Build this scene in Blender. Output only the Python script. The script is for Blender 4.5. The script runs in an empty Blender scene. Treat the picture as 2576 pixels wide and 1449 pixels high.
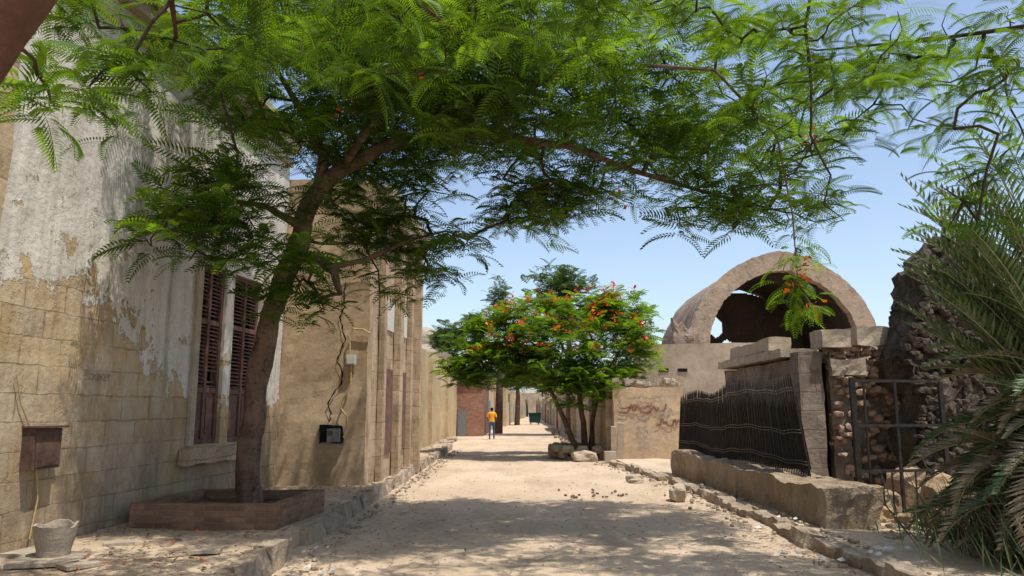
import bpy, bmesh, math, random
import numpy as np
from mathutils import Vector, Matrix, noise
random.seed(7); rng=np.random.default_rng(7)
S=bpy.context.scene
U=random.uniform
# ------------------------------------------------------------ nodes
def new_mat(name):
    m=bpy.data.materials.new(name); m.use_nodes=True
    nt=m.node_tree; return m,nt,nt.nodes['Principled BSDF']
def put(nt,sock,v):
    if v is None: return
    if isinstance(v,bpy.types.NodeSocket): nt.links.new(v,sock)
    elif isinstance(v,(tuple,list)) and len(v)==3 and sock.type=='RGBA': sock.default_value=(*v,1)
    else: sock.default_value=v
def mix(nt,f,a,b,bt='MIX'):
    n=nt.nodes.new('ShaderNodeMix'); n.data_type='RGBA'; n.blend_type=bt
    put(nt,n.inputs[0],f); put(nt,n.inputs[6],a); put(nt,n.inputs[7],b); return n.outputs[2]
def M(nt,op,a,b=None,c=None):
    n=nt.nodes.new('ShaderNodeMath'); n.operation=op
    for i,v in enumerate((a,b,c)): put(nt,n.inputs[i],v)
    return n.outputs[0]
def mr(nt,v,a,b,c=0.,d=1.):
    n=nt.nodes.new('ShaderNodeMapRange')
    for i,x in enumerate((v,a,b,c,d)): put(nt,n.inputs[i],x)
    return n.outputs[0]
def pos(nt,sc=(1,1,1)):
    g=nt.nodes.new('ShaderNodeNewGeometry').outputs['Position']
    v=nt.nodes.new('ShaderNodeVectorMath'); v.operation='MULTIPLY'
    put(nt,v.inputs[0],g); v.inputs[1].default_value=sc; return v.outputs[0]
def ns(nt,vec,scale,detail=5,rough=.6):
    n=nt.nodes.new('ShaderNodeTexNoise'); put(nt,n.inputs['Vector'],vec)
    n.inputs['Scale'].default_value=scale; n.inputs['Detail'].default_value=detail
    n.inputs['Roughness'].default_value=rough; return n.outputs['Fac']
def sep(nt,v):
    n=nt.nodes.new('ShaderNodeSeparateXYZ'); put(nt,n.inputs[0],v); return n.outputs
def stone(nt,c1,c2,scale=1.5,blocks=None,bvar=.22,mortar=(.2,.15,.1),streak=0,scol=(.15,.1,.06),spots=.0,wob=.03):
    p=pos(nt)
    a=ns(nt,p,scale,6,.65); b=ns(nt,p,scale*9,4,.7); h=M(nt,'ADD',a,M(nt,'MULTIPLY',b,.35))
    col=mix(nt,mr(nt,a,.35,.66),c1,c2)
    col=mix(nt,.45,col,mix(nt,mr(nt,b,.3,.7),(.55,.52,.5),(1.2,1.2,1.2)),'MULTIPLY')
    if blocks:
        x,y,z=sep(nt,p)[0:3]
        w=M(nt,'MULTIPLY',M(nt,'SUBTRACT',ns(nt,p,3.,3),.5),wob*2)
        cb=nt.nodes.new('ShaderNodeCombineXYZ'); put(nt,cb.inputs[0],M(nt,'ADD',M(nt,'ADD',x,y),w)); put(nt,cb.inputs[1],M(nt,'ADD',z,w))
        br=nt.nodes.new('ShaderNodeTexBrick'); put(nt,br.inputs['Vector'],cb.outputs[0])
        br.inputs['Scale'].default_value=1; br.inputs['Brick Width'].default_value=blocks[0]; br.inputs['Row Height'].default_value=blocks[1]
        br.inputs['Mortar Size'].default_value=blocks[2]; br.inputs['Mortar Smooth'].default_value=.4; br.inputs['Bias'].default_value=0
        br.inputs['Color1'].default_value=(1-bvar,1-bvar*1.05,1-bvar*1.1,1); br.inputs['Color2'].default_value=(1.1,1.1,1.1,1); br.inputs['Mortar'].default_value=(.8,.8,.8,1)
        col=mix(nt,1.,col,br.outputs['Color'],'MULTIPLY')
        brk=mr(nt,ns(nt,p,1.6,4),.44,.62)
        mf=M(nt,'MULTIPLY',br.outputs['Fac'],M(nt,'ADD',M(nt,'MULTIPLY',brk,.8),.05))
        col=mix(nt,mf,col,mortar); h=M(nt,'SUBTRACT',h,M(nt,'MULTIPLY',mf,.8))
    if streak:
        s=ns(nt,pos(nt,(5,5,.35)),1.,5,.6); s2=ns(nt,p,.7,3)
        f=M(nt,'MULTIPLY',mr(nt,s,.5,.72),M(nt,'MULTIPLY',mr(nt,s2,.4,.6),streak))
        col=mix(nt,f,col,scol)
    if spots:
        f=M(nt,'MULTIPLY',mr(nt,ns(nt,p,scale*2.3,6,.75),.56,.66),spots); col=mix(nt,f,col,scol); h=M(nt,'SUBTRACT',h,M(nt,'MULTIPLY',f,.3))
    return col,h
def fin(nt,bs,col,h,bump,dist=.03,rough=.92):
    put(nt,bs.inputs['Base Color'],col); bs.inputs['Roughness'].default_value=rough; bs.inputs['Specular IOR Level'].default_value=.15
    b=nt.nodes.new('ShaderNodeBump'); b.inputs['Strength'].default_value=bump; b.inputs['Distance'].default_value=dist
    put(nt,b.inputs['Height'],h); put(nt,bs.inputs['Normal'],b.outputs[0])
def stone_mat(name,c1,c2,bump=.6,dist=.04,**k):
    m,nt,bs=new_mat(name); col,h=stone(nt,c1,c2,**k); fin(nt,bs,col,h,bump,dist); return m
def flat_mat(name,c,rough=.7,metal=0.,var=.3,scale=12):
    m,nt,bs=new_mat(name); f=ns(nt,pos(nt),scale,4)
    col=mix(nt,mr(nt,f,.3,.7),tuple(x*(1-var) for x in c),tuple(min(1,x*(1+var*.5)) for x in c))
    fin(nt,bs,col,f,.2,.01,rough); bs.inputs['Metallic'].default_value=metal; return m
# ------------------------------------------------------------ geometry
def empty(name,loc=(0,0,0)):
    e=bpy.data.objects.new(name,None); e.location=loc; e.empty_display_size=.2; S.collection.objects.link(e); return e
def link(me,name,mat,parent=None,smooth=False):
    o=bpy.data.objects.new(name,me); S.collection.objects.link(o)
    if mat: me.materials.append(mat)
    if parent: o.parent=parent; o.matrix_parent_inverse=Matrix.Translation(parent.location).inverted()
    if smooth: me.polygons.foreach_set('use_smooth',[True]*len(me.polygons))
    return o
ICO={}
def ico(n):
    if n not in ICO:
        bm=bmesh.new(); bmesh.ops.create_icosphere(bm,subdivisions=n,radius=1)
        ICO[n]=([v.co.copy() for v in bm.verts],[[v.index for v in f.verts] for f in bm.faces]); bm.free()
    return ICO[n]
class Acc:
    def __init__(s): s.v=[]; s.f=[]
    def add(s,vs,fs):
        o=len(s.v); s.v+= [tuple(x) for x in vs]; s.f+=[[i+o for i in f] for f in fs]
    def box(s,c,d,R=None,taper=1.):
        R=R or Matrix.Identity(3); c=Vector(c); vs=[]
        for z in(-1,1):
            t=taper if z>0 else 1
            for x,y in((-1,-1),(1,-1),(1,1),(-1,1)): vs.append(c+R@Vector((x*d[0]/2*t,y*d[1]/2*t,z*d[2]/2)))
        s.add(vs,[(3,2,1,0),(4,5,6,7),(0,1,5,4),(1,2,6,5),(2,3,7,6),(3,0,4,7)])
    def bb(s,x0,x1,y0,y1,z0,z1): s.box(((x0+x1)/2,(y0+y1)/2,(z0+z1)/2),(x1-x0,y1-y0,z1-z0))
    def rock(s,c,d,seed=0,n=2,amp=.28):
        vs,fs=ico(n); c=Vector(c); o=Vector((seed*3.1,seed*1.7,0)); R=Matrix.Rotation(seed*1.3,3,'Z')
        out=[]
        for p in vs:
            q=Vector([math.copysign(abs(t)**.7,t) for t in p])
            q=q*(1+amp*noise.noise(p*1.4+o)+amp*.4*noise.noise(p*4+o))
            out.append(c+R@Vector((q.x*d[0]/2,q.y*d[1]/2,q.z*d[2]/2)))
        s.add(out,fs)
    def tube(s,pts,rad,sides=8,cap=True):
        pts=[Vector(p) for p in pts]; n=len(pts)
        if not hasattr(rad,'__len__'): rad=[rad]*n
        vs=[]; up=Vector((.13,.21,.97))
        for i,p in enumerate(pts):
            d=(pts[min(i+1,n-1)]-pts[max(i-1,0)]).normalized()
            u=up-d*up.dot(d)
            if u.length<.05: u=Vector((1,0,0))-d*d.x
            u.normalize(); w=d.cross(u)
            for k in range(sides):
                a=2*math.pi*k/sides; vs.append(p+(u*math.cos(a)+w*math.sin(a))*rad[i])
        fs=[]
        for i in range(n-1):
            for k in range(sides):
                k2=(k+1)%sides; fs.append((i*sides+k,i*sides+k2,(i+1)*sides+k2,(i+1)*sides+k))
        if cap: fs.append(tuple(range(sides))[::-1]); fs.append(tuple(range((n-1)*sides,n*sides)))
        s.add(vs,fs)
    def build(s,name,mat,parent=None,smooth=False):
        me=bpy.data.meshes.new(name); me.from_pydata(s.v,[],s.f); me.update(); return link(me,name,mat,parent,smooth)
def vol(acc,f,na,nb,nc,amp=.02,freq=1.5):
    idx={}; vs=[]; fs=[]
    def g(i,j,k):
        t=(i,j,k)
        if t not in idx:
            p=Vector(f(i/na,j/nb,k/nc)); q=p*freq
            d=Vector((noise.noise(q),noise.noise(q+Vector((31,7,3))),noise.noise(q+Vector((5,57,9)))))
            q*=3.7; d+=.4*Vector((noise.noise(q),noise.noise(q+Vector((31,7,3))),noise.noise(q+Vector((5,57,9)))))
            idx[t]=len(vs); vs.append(p+d*amp)
        return idx[t]
    for i in range(na):
        for k in range(nc):
            fs.append((g(i,0,k),g(i+1,0,k),g(i+1,0,k+1),g(i,0,k+1))); fs.append((g(i,nb,k),g(i,nb,k+1),g(i+1,nb,k+1),g(i+1,nb,k)))
        for j in range(nb):
            fs.append((g(i,j,0),g(i,j+1,0),g(i+1,j+1,0),g(i+1,j,0))); fs.append((g(i,j,nc),g(i+1,j,nc),g(i+1,j+1,nc),g(i,j+1,nc)))
    for j in range(nb):
        for k in range(nc):
            fs.append((g(0,j,k),g(0,j,k+1),g(0,j+1,k+1),g(0,j+1,k))); fs.append((g(na,j,k),g(na,j+1,k),g(na,j+1,k+1),g(na,j,k+1)))
    acc.add(vs,fs)
def seg(acc,p0,p1,th,z0,z1,res=.25,amp=.02,freq=1.5):
    p0=Vector((*p0,0)); p1=Vector((*p1,0)); d=p1-p0; L=d.length; n=Vector((-d.y,d.x,0)).normalized()*th
    zt=z1 if callable(z1) else (lambda a:z1); zb=z0 if callable(z0) else (lambda a:z0)
    def f(a,b,c):
        p=p0+d*a+n*b; p.z=zb(a)+(zt(a)-zb(a))*c; return p
    H=max(zt(i/10)-zb(i/10) for i in range(11))
    vol(acc,f,max(1,round(L/res)),max(1,round(abs(th)/res)),max(1,round(H/res)),amp,freq)
def wall(name,p0,p1,th,z0,z1,mat,parent=None,**k):
    a=Acc(); seg(a,p0,p1,th,z0,z1,**k); return a.build(name,mat,parent)
def jag(base,amp,f=3,seed=0): return lambda a: base+amp*noise.noise(Vector((a*f+seed*7.3,seed,0)))+amp*.5*noise.noise(Vector((a*f*3+seed,seed,5)))
# ------------------------------------------------------------ materials
m_blocks=stone_mat('limestone_blocks',(.49,.385,.255),(.35,.265,.175),blocks=(.62,.30,.010),bvar=.16,streak=.6,mortar=(.24,.18,.12),spots=.3)
m_brownpl=stone_mat('brown_plaster',(.53,.40,.26),(.36,.26,.16),scale=.9,bump=.5,streak=.5,scol=(.23,.155,.09),spots=.5)
m_facadeB=stone_mat('facade_stone',(.50,.385,.26),(.35,.26,.17),scale=1.3,blocks=(.7,.34,.01),bvar=.15,streak=.6,spots=.3)
m_yellow=stone_mat('yellow_plaster',(.57,.44,.26),(.43,.33,.19),scale=.8,streak=.6,spots=.5,scol=(.28,.21,.14))
m_brick=stone_mat('red_brick',(.38,.20,.13),(.29,.15,.10),blocks=(.24,.075,.01),mortar=(.3,.25,.2),bvar=.3,wob=.004)
m_planter=stone_mat('planter_brick',(.29,.18,.12),(.20,.125,.085),blocks=(.23,.07,.008),mortar=(.24,.18,.13),bvar=.35,wob=.004,streak=.5,spots=.3)
m_beige=stone_mat('beige_render',(.45,.36,.265),(.34,.27,.195),scale=.7,streak=.6,scol=(.22,.17,.12),bump=.3,spots=.25)
m_arch=stone_mat('vault_render',(.38,.29,.22),(.24,.18,.14),scale=.9,streak=.3,spots=.7,scol=(.17,.125,.10),blocks=(.25,.1,.01))
m_rubble=stone_mat('rubble_stone',(.44,.36,.27),(.30,.24,.17),scale=4,bump=.8)
m_pink=stone_mat('pink_rubble',(.46,.33,.26),(.34,.23,.17),scale=5,bump=.8)
m_low=stone_mat('rough_wall_stone',(.42,.33,.235),(.28,.215,.145),scale=2.2,bump=1.,dist=.12,streak=.9,scol=(.16,.12,.08))
m_kerb=stone_mat('kerb_stone',(.42,.345,.26),(.28,.22,.16),scale=3,bump=.9,dist=.06,spots=.3)
m_ruin=stone_mat('grey_ruin_stone',(.36,.29,.23),(.18,.145,.12),scale=1.6,bump=.8,blocks=(.5,.32,.014),spots=.6,scol=(.09,.072,.058))
m_char=stone_mat('charred_rubble_masonry',(.17,.135,.105),(.05,.042,.036),scale=3.2,bump=1.,dist=.15,spots=.7,scol=(.32,.25,.185))
m_pale=stone_mat('pale_stone',(.50,.42,.32),(.38,.31,.23),scale=4,spots=.3)
m_soil=stone_mat('planter_soil',(.12,.085,.055),(.07,.05,.03),scale=6,bump=1.)
m_bark=stone_mat('bark',(.24,.165,.12),(.12,.082,.06),scale=4,bump=1.,dist=.06,streak=.8,scol=(.045,.03,.022),spots=.6)
m_bark2=stone_mat('reddish_bark',(.15,.075,.048),(.08,.042,.028),scale=3,bump=.8,dist=.02,spots=.4,scol=(.05,.03,.02))
m_twig=flat_mat('twig_bark',(.06,.045,.034),.9)
m_iron=flat_mat('black_iron',(.042,.036,.032),.6,.2,.5)
m_rail=flat_mat('rusty_rail',(.16,.13,.105),.8,.1,.4)
m_wood=flat_mat('shutter_paint',(.16,.09,.075),.75,0,.4,6)
m_dark=flat_mat('dark_void',(.012,.01,.009),.9)
m_metalbox=flat_mat('rusty_box',(.12,.075,.055),.7,.1,.5,9)
m_grey=flat_mat('grey_meter',(.18,.19,.185),.5)
m_white=flat_mat('white_plastic',(.55,.54,.50),.5,0,.2)
m_conduit=flat_mat('yellow_conduit',(.48,.35,.16),.6)
m_conc=stone_mat('concrete',(.42,.36,.28),(.31,.255,.2),scale=4,bump=.5,spots=.3)
m_blue=flat_mat('blue_paint',(.20,.30,.38),.6,0,.3,3)
m_green=flat_mat('green_bin',(.02,.055,.045),.5)
m_graf=flat_mat('graffiti_red',(.25,.125,.09),.9,0,.5,4)
m_graf2=flat_mat('graffiti_faded',(.27,.26,.23),.9,0,.3,4)
m_scratch=flat_mat('scratch_mark',(.27,.195,.12),.95)
# wall A : plaster over exposed limestone
m_wallA,nt,bs=new_mat('peeling_plaster_wall')
sc,sh=stone(nt,(.53,.42,.28),(.37,.28,.18),scale=1.1,blocks=(.66,.30,.010),bvar=.14,streak=.9,scol=(.21,.155,.10),mortar=(.26,.20,.13),spots=.45)
pc,ph=stone(nt,(.64,.61,.55),(.50,.465,.41),scale=1.2,streak=1.,scol=(.29,.26,.21),spots=.35)
sc=mix(nt,M(nt,'MULTIPLY',mr(nt,ns(nt,pos(nt,(1.6,1.6,.8)),1.3,7,.72),.48,.60),.55),sc,(.55,.49,.40))
sc=mix(nt,M(nt,'MULTIPLY',mr(nt,ns(nt,pos(nt,(1,1,1.2)),.8,5,.6),.50,.62),.5),sc,(.44,.31,.15))
P=sep(nt,pos(nt)); y=P[1]; z=P[2]
sv=ns(nt,pos(nt,(7,7,.25)),1.,4,.6)
pc=mix(nt,M(nt,'MULTIPLY',mr(nt,sv,.42,.62),.5),pc,(.72,.69,.64))  # pale vertical streaks, partly grazing sunlight painted into the plaster colour
bd=M(nt,'ADD',mr(nt,y,8.6,9.6,3.05,2.45),mr(nt,y,9.8,11.0,0,-.75))
nz=M(nt,'ADD',M(nt,'MULTIPLY',M(nt,'SUBTRACT',ns(nt,pos(nt,(1,1,.8)),1.9,7,.68),.5),2.3),M(nt,'MULTIPLY',M(nt,'SUBTRACT',ns(nt,pos(nt),11,4,.7),.5),.35))
e=M(nt,'SUBTRACT',M(nt,'ADD',z,nz),bd)
hole=mr(nt,M(nt,'ADD',ns(nt,pos(nt),2.6,6,.7),M(nt,'MULTIPLY',e,-.08)),.54,.56,0,1.)
mk=M(nt,'MULTIPLY',mr(nt,e,-.01,.03),M(nt,'SUBTRACT',1.,hole)); edge=M(nt,'SUBTRACT',mr(nt,e,-.35,-.02),mk)
col=mix(nt,mk,mix(nt,M(nt,'MULTIPLY',edge,.35),sc,(.46,.33,.17)),pc)
low_dark=M(nt,'MULTIPLY',mr(nt,z,.2,2.0,.9,0),mr(nt,ns(nt,pos(nt,(2,2,.7)),1.5,5,.65),.3,.6)); col=mix(nt,low_dark,col,(.20,.15,.105))  # patchy darker tone, strongest towards the bottom
h=M(nt,'ADD',M(nt,'MULTIPLY',mix(nt,mk,sh,ph),.8),M(nt,'MULTIPLY',mk,.35)); h=M(nt,'ADD',h,M(nt,'MULTIPLY',sv,.45))
fin(nt,bs,col,h,.85,.05)
# ground
m_ground,nt,bs=new_mat('dusty_ground')
p=pos(nt); a=ns(nt,p,.45,6,.6); b=ns(nt,p,9,5,.75); c=ns(nt,pos(nt,(1,.25,1)),1.3,4)
col=mix(nt,mr(nt,a,.35,.65),(.60,.475,.345),(.49,.38,.27)); col=mix(nt,M(nt,'MULTIPLY',mr(nt,c,.46,.66),.6),col,(.38,.29,.205))
col=mix(nt,.5,col,mix(nt,mr(nt,b,.3,.7),(.62,.6,.58),(1.18,1.18,1.18)),'MULTIPLY')
g=ns(nt,p,45,2,.6); col=mix(nt,mr(nt,g,.66,.74,0,.5),col,(.22,.165,.12))
g2=ns(nt,p,17,3,.7); col=mix(nt,mr(nt,g2,.58,.70,0,.45),col,(.31,.24,.175))
fin(nt,bs,col,M(nt,'ADD',b,M(nt,'MULTIPLY',g,.4)),.8,.045)
m_walk=stone_mat('dusty_pavement',(.52,.41,.295),(.38,.295,.21),scale=1.5,bump=.7,blocks=(.6,.6,.01),mortar=(.3,.235,.17),wob=.02,spots=.5,scol=(.25,.19,.135))
# leaves
def leaf_mat(name,dark,light,tr,trf=.42,lo=.55):
    m,nt,bs=new_mat(name)
    at=nt.nodes.new('ShaderNodeAttribute'); at.attribute_name='tint'; t=at.outputs['Fac']
    put(nt,bs.inputs['Base Color'],mix(nt,t,dark,light)); bs.inputs['Roughness'].default_value=.5; bs.inputs['Specular IOR Level'].default_value=.25
    tb=nt.nodes.new('ShaderNodeBsdfTranslucent'); put(nt,tb.inputs[0],mix(nt,t,tuple(x*lo for x in tr),tr))
    ms=nt.nodes.new('ShaderNodeMixShader'); ms.inputs[0].default_value=trf
    nt.links.new(bs.outputs[0],ms.inputs[1]); nt.links.new(tb.outputs[0],ms.inputs[2])
    nt.links.new(ms.outputs[0],nt.nodes['Material Output'].inputs[0]); return m
m_leaf=leaf_mat('poinciana_leaf',(.013,.044,.008),(.10,.20,.012),(.40,.66,.02),.38,.24)
m_leaf2=leaf_mat('far_leaf',(.035,.075,.022),(.09,.15,.045),(.16,.28,.05),.3)
m_palm=leaf_mat('palm_leaf',(.035,.07,.025),(.16,.22,.10),(.16,.25,.06),.22)
m_dry=leaf_mat('dry_palm_leaf',(.16,.12,.07),(.34,.28,.17),(.2,.15,.07),.2)
m_flower=leaf_mat('orange_flower',(.65,.05,.015),(.85,.16,.02),(.8,.15,.02),.3)
m_litter=leaf_mat('leaf_litter',(.12,.08,.05),(.34,.25,.16),(.1,.1,.05),.1)
# ------------------------------------------------------------ foliage tools
def leaf_tpl(n=13,w=.05,L=.27,droop=.42):
    vs=[];fs=[]
    zf=lambda t:.16*t-droop*t*t
    xf=lambda t:t*(1-.12*t)
    for i in range(4):
        t0,t1=i/4,(i+1)/4; o=len(vs)
        vs+=[(xf(t0),-.006,zf(t0)),(xf(t0),.006,zf(t0)),(xf(t1),.005,zf(t1)),(xf(t1),-.005,zf(t1))]; fs.append((o,o+1,o+2,o+3))
    for i in range(n):
        t=.14+.86*i/(n-1); l=L*max(.25,math.sin(math.pi*min(1,t*.80+.14)))**.6; ph=math.radians(72-32*t)
        for sgn in(-1,1):
            cx,cy=math.cos(ph),math.sin(ph)*sgn; bx,bz=xf(t),zf(t)
            nx,ny=-cy,cx; o=len(vs)
            vs+=[(bx,0,bz),(bx+cx*l*.45+nx*w/2,cy*l*.45+ny*w/2,bz+.02),(bx+cx*l,cy*l,bz-.16*l),(bx+cx*l*.5-nx*w/2,cy*l*.5-ny*w/2,bz+.0)]
            fs.append((o,o+1,o+2,o+3))
    return np.array(vs),np.array(fs)
def inst_mesh(name,tpl,P,yaw,pitch,roll,sc,tint,mat,parent):
    tv,tf=tpl; n=len(P); P=np.array(P); yaw,pitch,roll,sc,tint=map(np.asarray,(yaw,pitch,roll,sc,tint))
    cy,sy,cp,sp,cr,sr=np.cos(yaw),np.sin(yaw),np.cos(pitch),np.sin(pitch),np.cos(roll),np.sin(roll)
    X=np.stack([cy*cp,sy*cp,sp],1); Z0=np.stack([-cy*sp,-sy*sp,cp],1); Y0=np.cross(Z0,X)
    Y=Y0*cr[:,None]+Z0*sr[:,None]; Z=-Y0*sr[:,None]+Z0*cr[:,None]
    R=np.stack([X,Y,Z],1)*sc[:,None,None]
    V=np.einsum('vk,nkj->nvj',tv,R)+P[:,None,:]
    nv=len(tv); F=(tf[None]+(np.arange(n)*nv)[:,None,None]).reshape(-1,tf.shape[1])
    me=bpy.data.meshes.new(name); me.vertices.add(n*nv); me.vertices.foreach_set('co',V.reshape(-1).astype(np.float32))
    k=tf.shape[1]; me.loops.add(F.size); me.loops.foreach_set('vertex_index',F.reshape(-1).astype(np.int32))
    me.polygons.add(len(F)); me.polygons.foreach_set('loop_start',(np.arange(len(F))*k).astype(np.int32))
    me.update(calc_edges=True)
    at=me.attributes.new('tint','FLOAT','POINT'); at.data.foreach_set('value',np.repeat(tint,nv).astype(np.float32))
    return link(me,name,mat,parent)
TPL=leaf_tpl(12,.040,.26,.46); TPLN=leaf_tpl(17,.026,.25,.42); TPLF=leaf_tpl(7,.11,.3,.38)
def leaves_at(tips,per,size,tpl,mat,parent,name,up=.25,spread=.12,tmul=1.,pw=2.2):
    P,ya,pi,ro,sc,ti=[],[],[],[],[],[]
    for t in tips:
        n=max(3,int(per*U(.7,1.3))); a0=U(0,6.28); ct=U(0,1)**pw  # cluster tint also paints in shaded dark clumps and sunlit lime ones
        for i in range(n):
            P.append((t[0]+U(-spread,spread),t[1]+U(-spread,spread),t[2]+U(-spread,spread)))
            ya.append(a0+6.283*i/n+U(-.3,.3)); pi.append(random.gauss(up,.28)); ro.append(random.gauss(0,.4)); sc.append(size*U(.6,1.2))
            ti.append(min(1,max(0,(.75*ct+.25*U(0,1))*tmul)))
    return inst_mesh(name,tpl,P,ya,pi,ro,sc,ti,mat,parent)
def blob(c,r,n,cond=None,shell=0):
    out=[]; k=0
    while len(out)<n and k<n*60:
        k+=1; v=Vector((random.gauss(0,1),random.gauss(0,1),random.gauss(0,1))).normalized()*(U(shell,1)**(1/2.2))
        p=Vector((c[0]+v.x*r[0],c[1]+v.y*r[1],c[2]+v.z*r[2]))
        if cond and not cond(p): continue
        out.append(p)
    return out
def grow(chains,targets,barkA,twigA,sides=9,tipr=.006):
    nodes=[];par=[];rad=[]
    for ch in chains:
        barkA.tube([c[0] for c in ch],[c[1] for c in ch],sides)
        for i in range(len(ch)-1):
            for k in range(4):
                t=k/4; nodes.append(Vector(ch[i][0]).lerp(Vector(ch[i+1][0]),t)); par.append(-1); rad.append(ch[i][1]*(1-t)+ch[i+1][1]*t)
        nodes.append(Vector(ch[-1][0])); par.append(-1); rad.append(ch[-1][1])
    base=len(nodes); Nn=[tuple(p) for p in nodes]
    skipz=min(p.z for p in nodes)+1.9
    def near(p):
        A=np.array(Nn); d=np.linalg.norm(A-np.array(p),axis=1)+np.where(A[:,2]<skipz,50,0)+np.maximum(0,A[:,2]-p[2])*.3; i=int(d.argmin()); return i,d[i]
    order=sorted(targets,key=lambda t:near(t)[1])
    for t in order:
        i,d=near(t); a=nodes[i]; n=max(2,int((t-a).length/.35)); prev=i
        side=Vector((U(-1,1),U(-1,1),U(-.3,1)))*(t-a).length*.12
        for k in range(1,n+1):
            u=k/n; p=a.lerp(t,u)+side*math.sin(math.pi*u)+Vector((U(-1,1),U(-1,1),U(-1,1)))*.035*(k<n)
            nodes.append(p); Nn.append(tuple(p)); par.append(prev); rad.append(0); prev=len(nodes)-1
    cnt=[1]*len(nodes)
    for i in range(len(nodes)-1,base-1,-1):
        if par[i]>=0: cnt[par[i]]+=cnt[i]
    for i in range(base,len(nodes)):
        r=tipr*(cnt[i]**.40); q=par[i]; rq=min(tipr*(cnt[q]**.40) if q>=base else r*1.2, rad[q] if q<base else 9)
        twigA.tube([nodes[q],nodes[i]],[rq,min(r,rq)],5,False)
def rough_chain(ch,sub=4,amp=.12,wig=.35):
    out=[]
    for i in range(len(ch)-1):
        for k in range(sub):
            t=k/sub; p=Vector(ch[i][0]).lerp(Vector(ch[i+1][0]),t); r=ch[i][1]*(1-t)+ch[i+1][1]*t
            q=p*1.7; out.append((p+Vector((noise.noise(q),noise.noise(q+Vector((9,9,9))),0))*r*wig*(i>0),r*(1+amp*noise.noise(p*3.3))))
    out.append((Vector(ch[-1][0]),ch[-1][1])); return out
wx=lambda y:-5.85+.095*y
okA=lambda p: p.x>wx(p.y)+.35 or p.z>7.6 or p.y>14.6 and p.x>-2.4
# ------------------------------------------------------------ ground and pavements
def axis(lo,hi,st,out): 
    return sorted(set([round(lo+st*i,3) for i in range(int((hi-lo)/st)+1)]+out))
xs=axis(-6,9,.3,[-700,-300,-120,-50,-25,-12,12,25,50,120,300,700]); ys=axis(-3,45,.3,[-700,-200,-60,-20,-8,55,70,100,150,220,350,700,1200])
vs=[(x,y,(.03*noise.noise(Vector((x*.8,y*.5,0)))+.012*noise.noise(Vector((x*3,y*3,4)))) if -6<x<9 and -3<y<45 else 0) for y in ys for x in xs]
nx=len(xs); fs=[(j*nx+i,j*nx+i+1,(j+1)*nx+i+1,(j+1)*nx+i) for j in range(len(ys)-1) for i in range(nx-1)]
me=bpy.data.meshes.new('ground'); me.from_pydata(vs,[],fs); me.update(); link(me,'ground',m_ground,None,True)
a=Acc()
vol(a,lambda u,v,w:(-5.9+3.32*u,-3+17.6*v,-.1+.3*w),12,70,1,.03,1.2); vol(a,lambda u,v,w:(-3.6+1.02*u,14.6+17*v,-.1+.28*w),4,60,1,.03,1.2)
a.build('pavement',m_walk)
a=Acc()
vol(a,lambda u,v,w:(3.85+(-.75*max(0,(v-.5)*2)**1.5)+ (5.5)*u,3+21*v,-.1+.19*w),16,70,1,.045,1.1)
a.build('pavement',m_ground)
def kerb(name,pts,w,h,L=.8,wb=.03):
    a=Acc(); 
    for i in range(len(pts)-1):
        p,q=Vector((*pts[i],0)),Vector((*pts[i+1],0)); d=(q-p); n=max(1,round(d.length/L)); ang=math.atan2(d.y,d.x)
        for k in range(n):
            if random.random()<.05: continue
            c=p+d*((k+.5)/n)+Vector((U(-wb,wb),0,0)); hh=h*U(.80,1.08); l=d.length/n*U(.90,.985); R=Matrix.Rotation(ang+U(-.06,.06),3,'Z')@Matrix.Rotation(U(-.04,.04),3,'Y')@Matrix.Rotation(U(-.14,.14),3,'X')
            vol(a,lambda u,v,t:c+R@Vector(((u-.5)*l,(v-.5)*w*(1-.15*t),-.08+t*(hh+.08))),9,3,4,.065,2.9)
    return a.build(name,m_kerb)
kerb('kerb',[(-2.52,-1),(-2.52,31)],.2,.235)
kerb('kerb',[(3.7,4),(3.68,14),(3.45,18),(2.95,22.5)],.24,.15,.6,.06)
# ------------------------------------------------------------ plaster building (left)
A=empty('plaster_building',(-5,10,0)); a=Acc()
W=lambda y,off=0:(wx(y)+off,y)
for y0,y1,z0,z1 in((7.2,11.3,.05,7),(11.3,13.48,.05,1.1),(11.3,13.48,3.9,7),(12.16,12.43,1.1,3.9),(13.48,14.45,.05,7)):
    seg(a,W(y0),W(y1),.5,z0,z1,.2,.018,1.1)
a.build('walls',m_wallA,A)
a=Acc(); seg(a,W(-3,.12),W(7.19,.12),.6,.05,7.2,.3,.03,1.2); a.build('end_pilaster',m_blocks,A)
a=Acc(); seg(a,W(7.2,.16),W(14.6,.16),.7,6.78,6.98,.3,.01); seg(a,W(7.2,.28),W(14.7,.28),.85,6.985,7.1,.3,.01); seg(a,W(7.2,.06),W(14.5,.06),.06,6.45,6.56,.3,.006); a.build('cornice',m_pale,A)
a=Acc(); a.bb(-12,-5.75,-3,14.4,0,6.7); a.build('body',m_brownpl,A)
a=Acc(); seg(a,W(10.95,.16),W(13.7,.16),.16,.84,1.06,.1,.045,2.5); a.build('window_sill',m_blocks,A)
fr=Acc(); sl=Acc(); bk=Acc(); pn=Acc()
wd=Vector((.095,1,0)).normalized(); ang=math.atan2(wd.y,wd.x)-math.pi/2; RA=Matrix.Rotation(ang,3,'Z')
def onA(y,off,z): return Vector((wx(y)+off,y,z))
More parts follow.
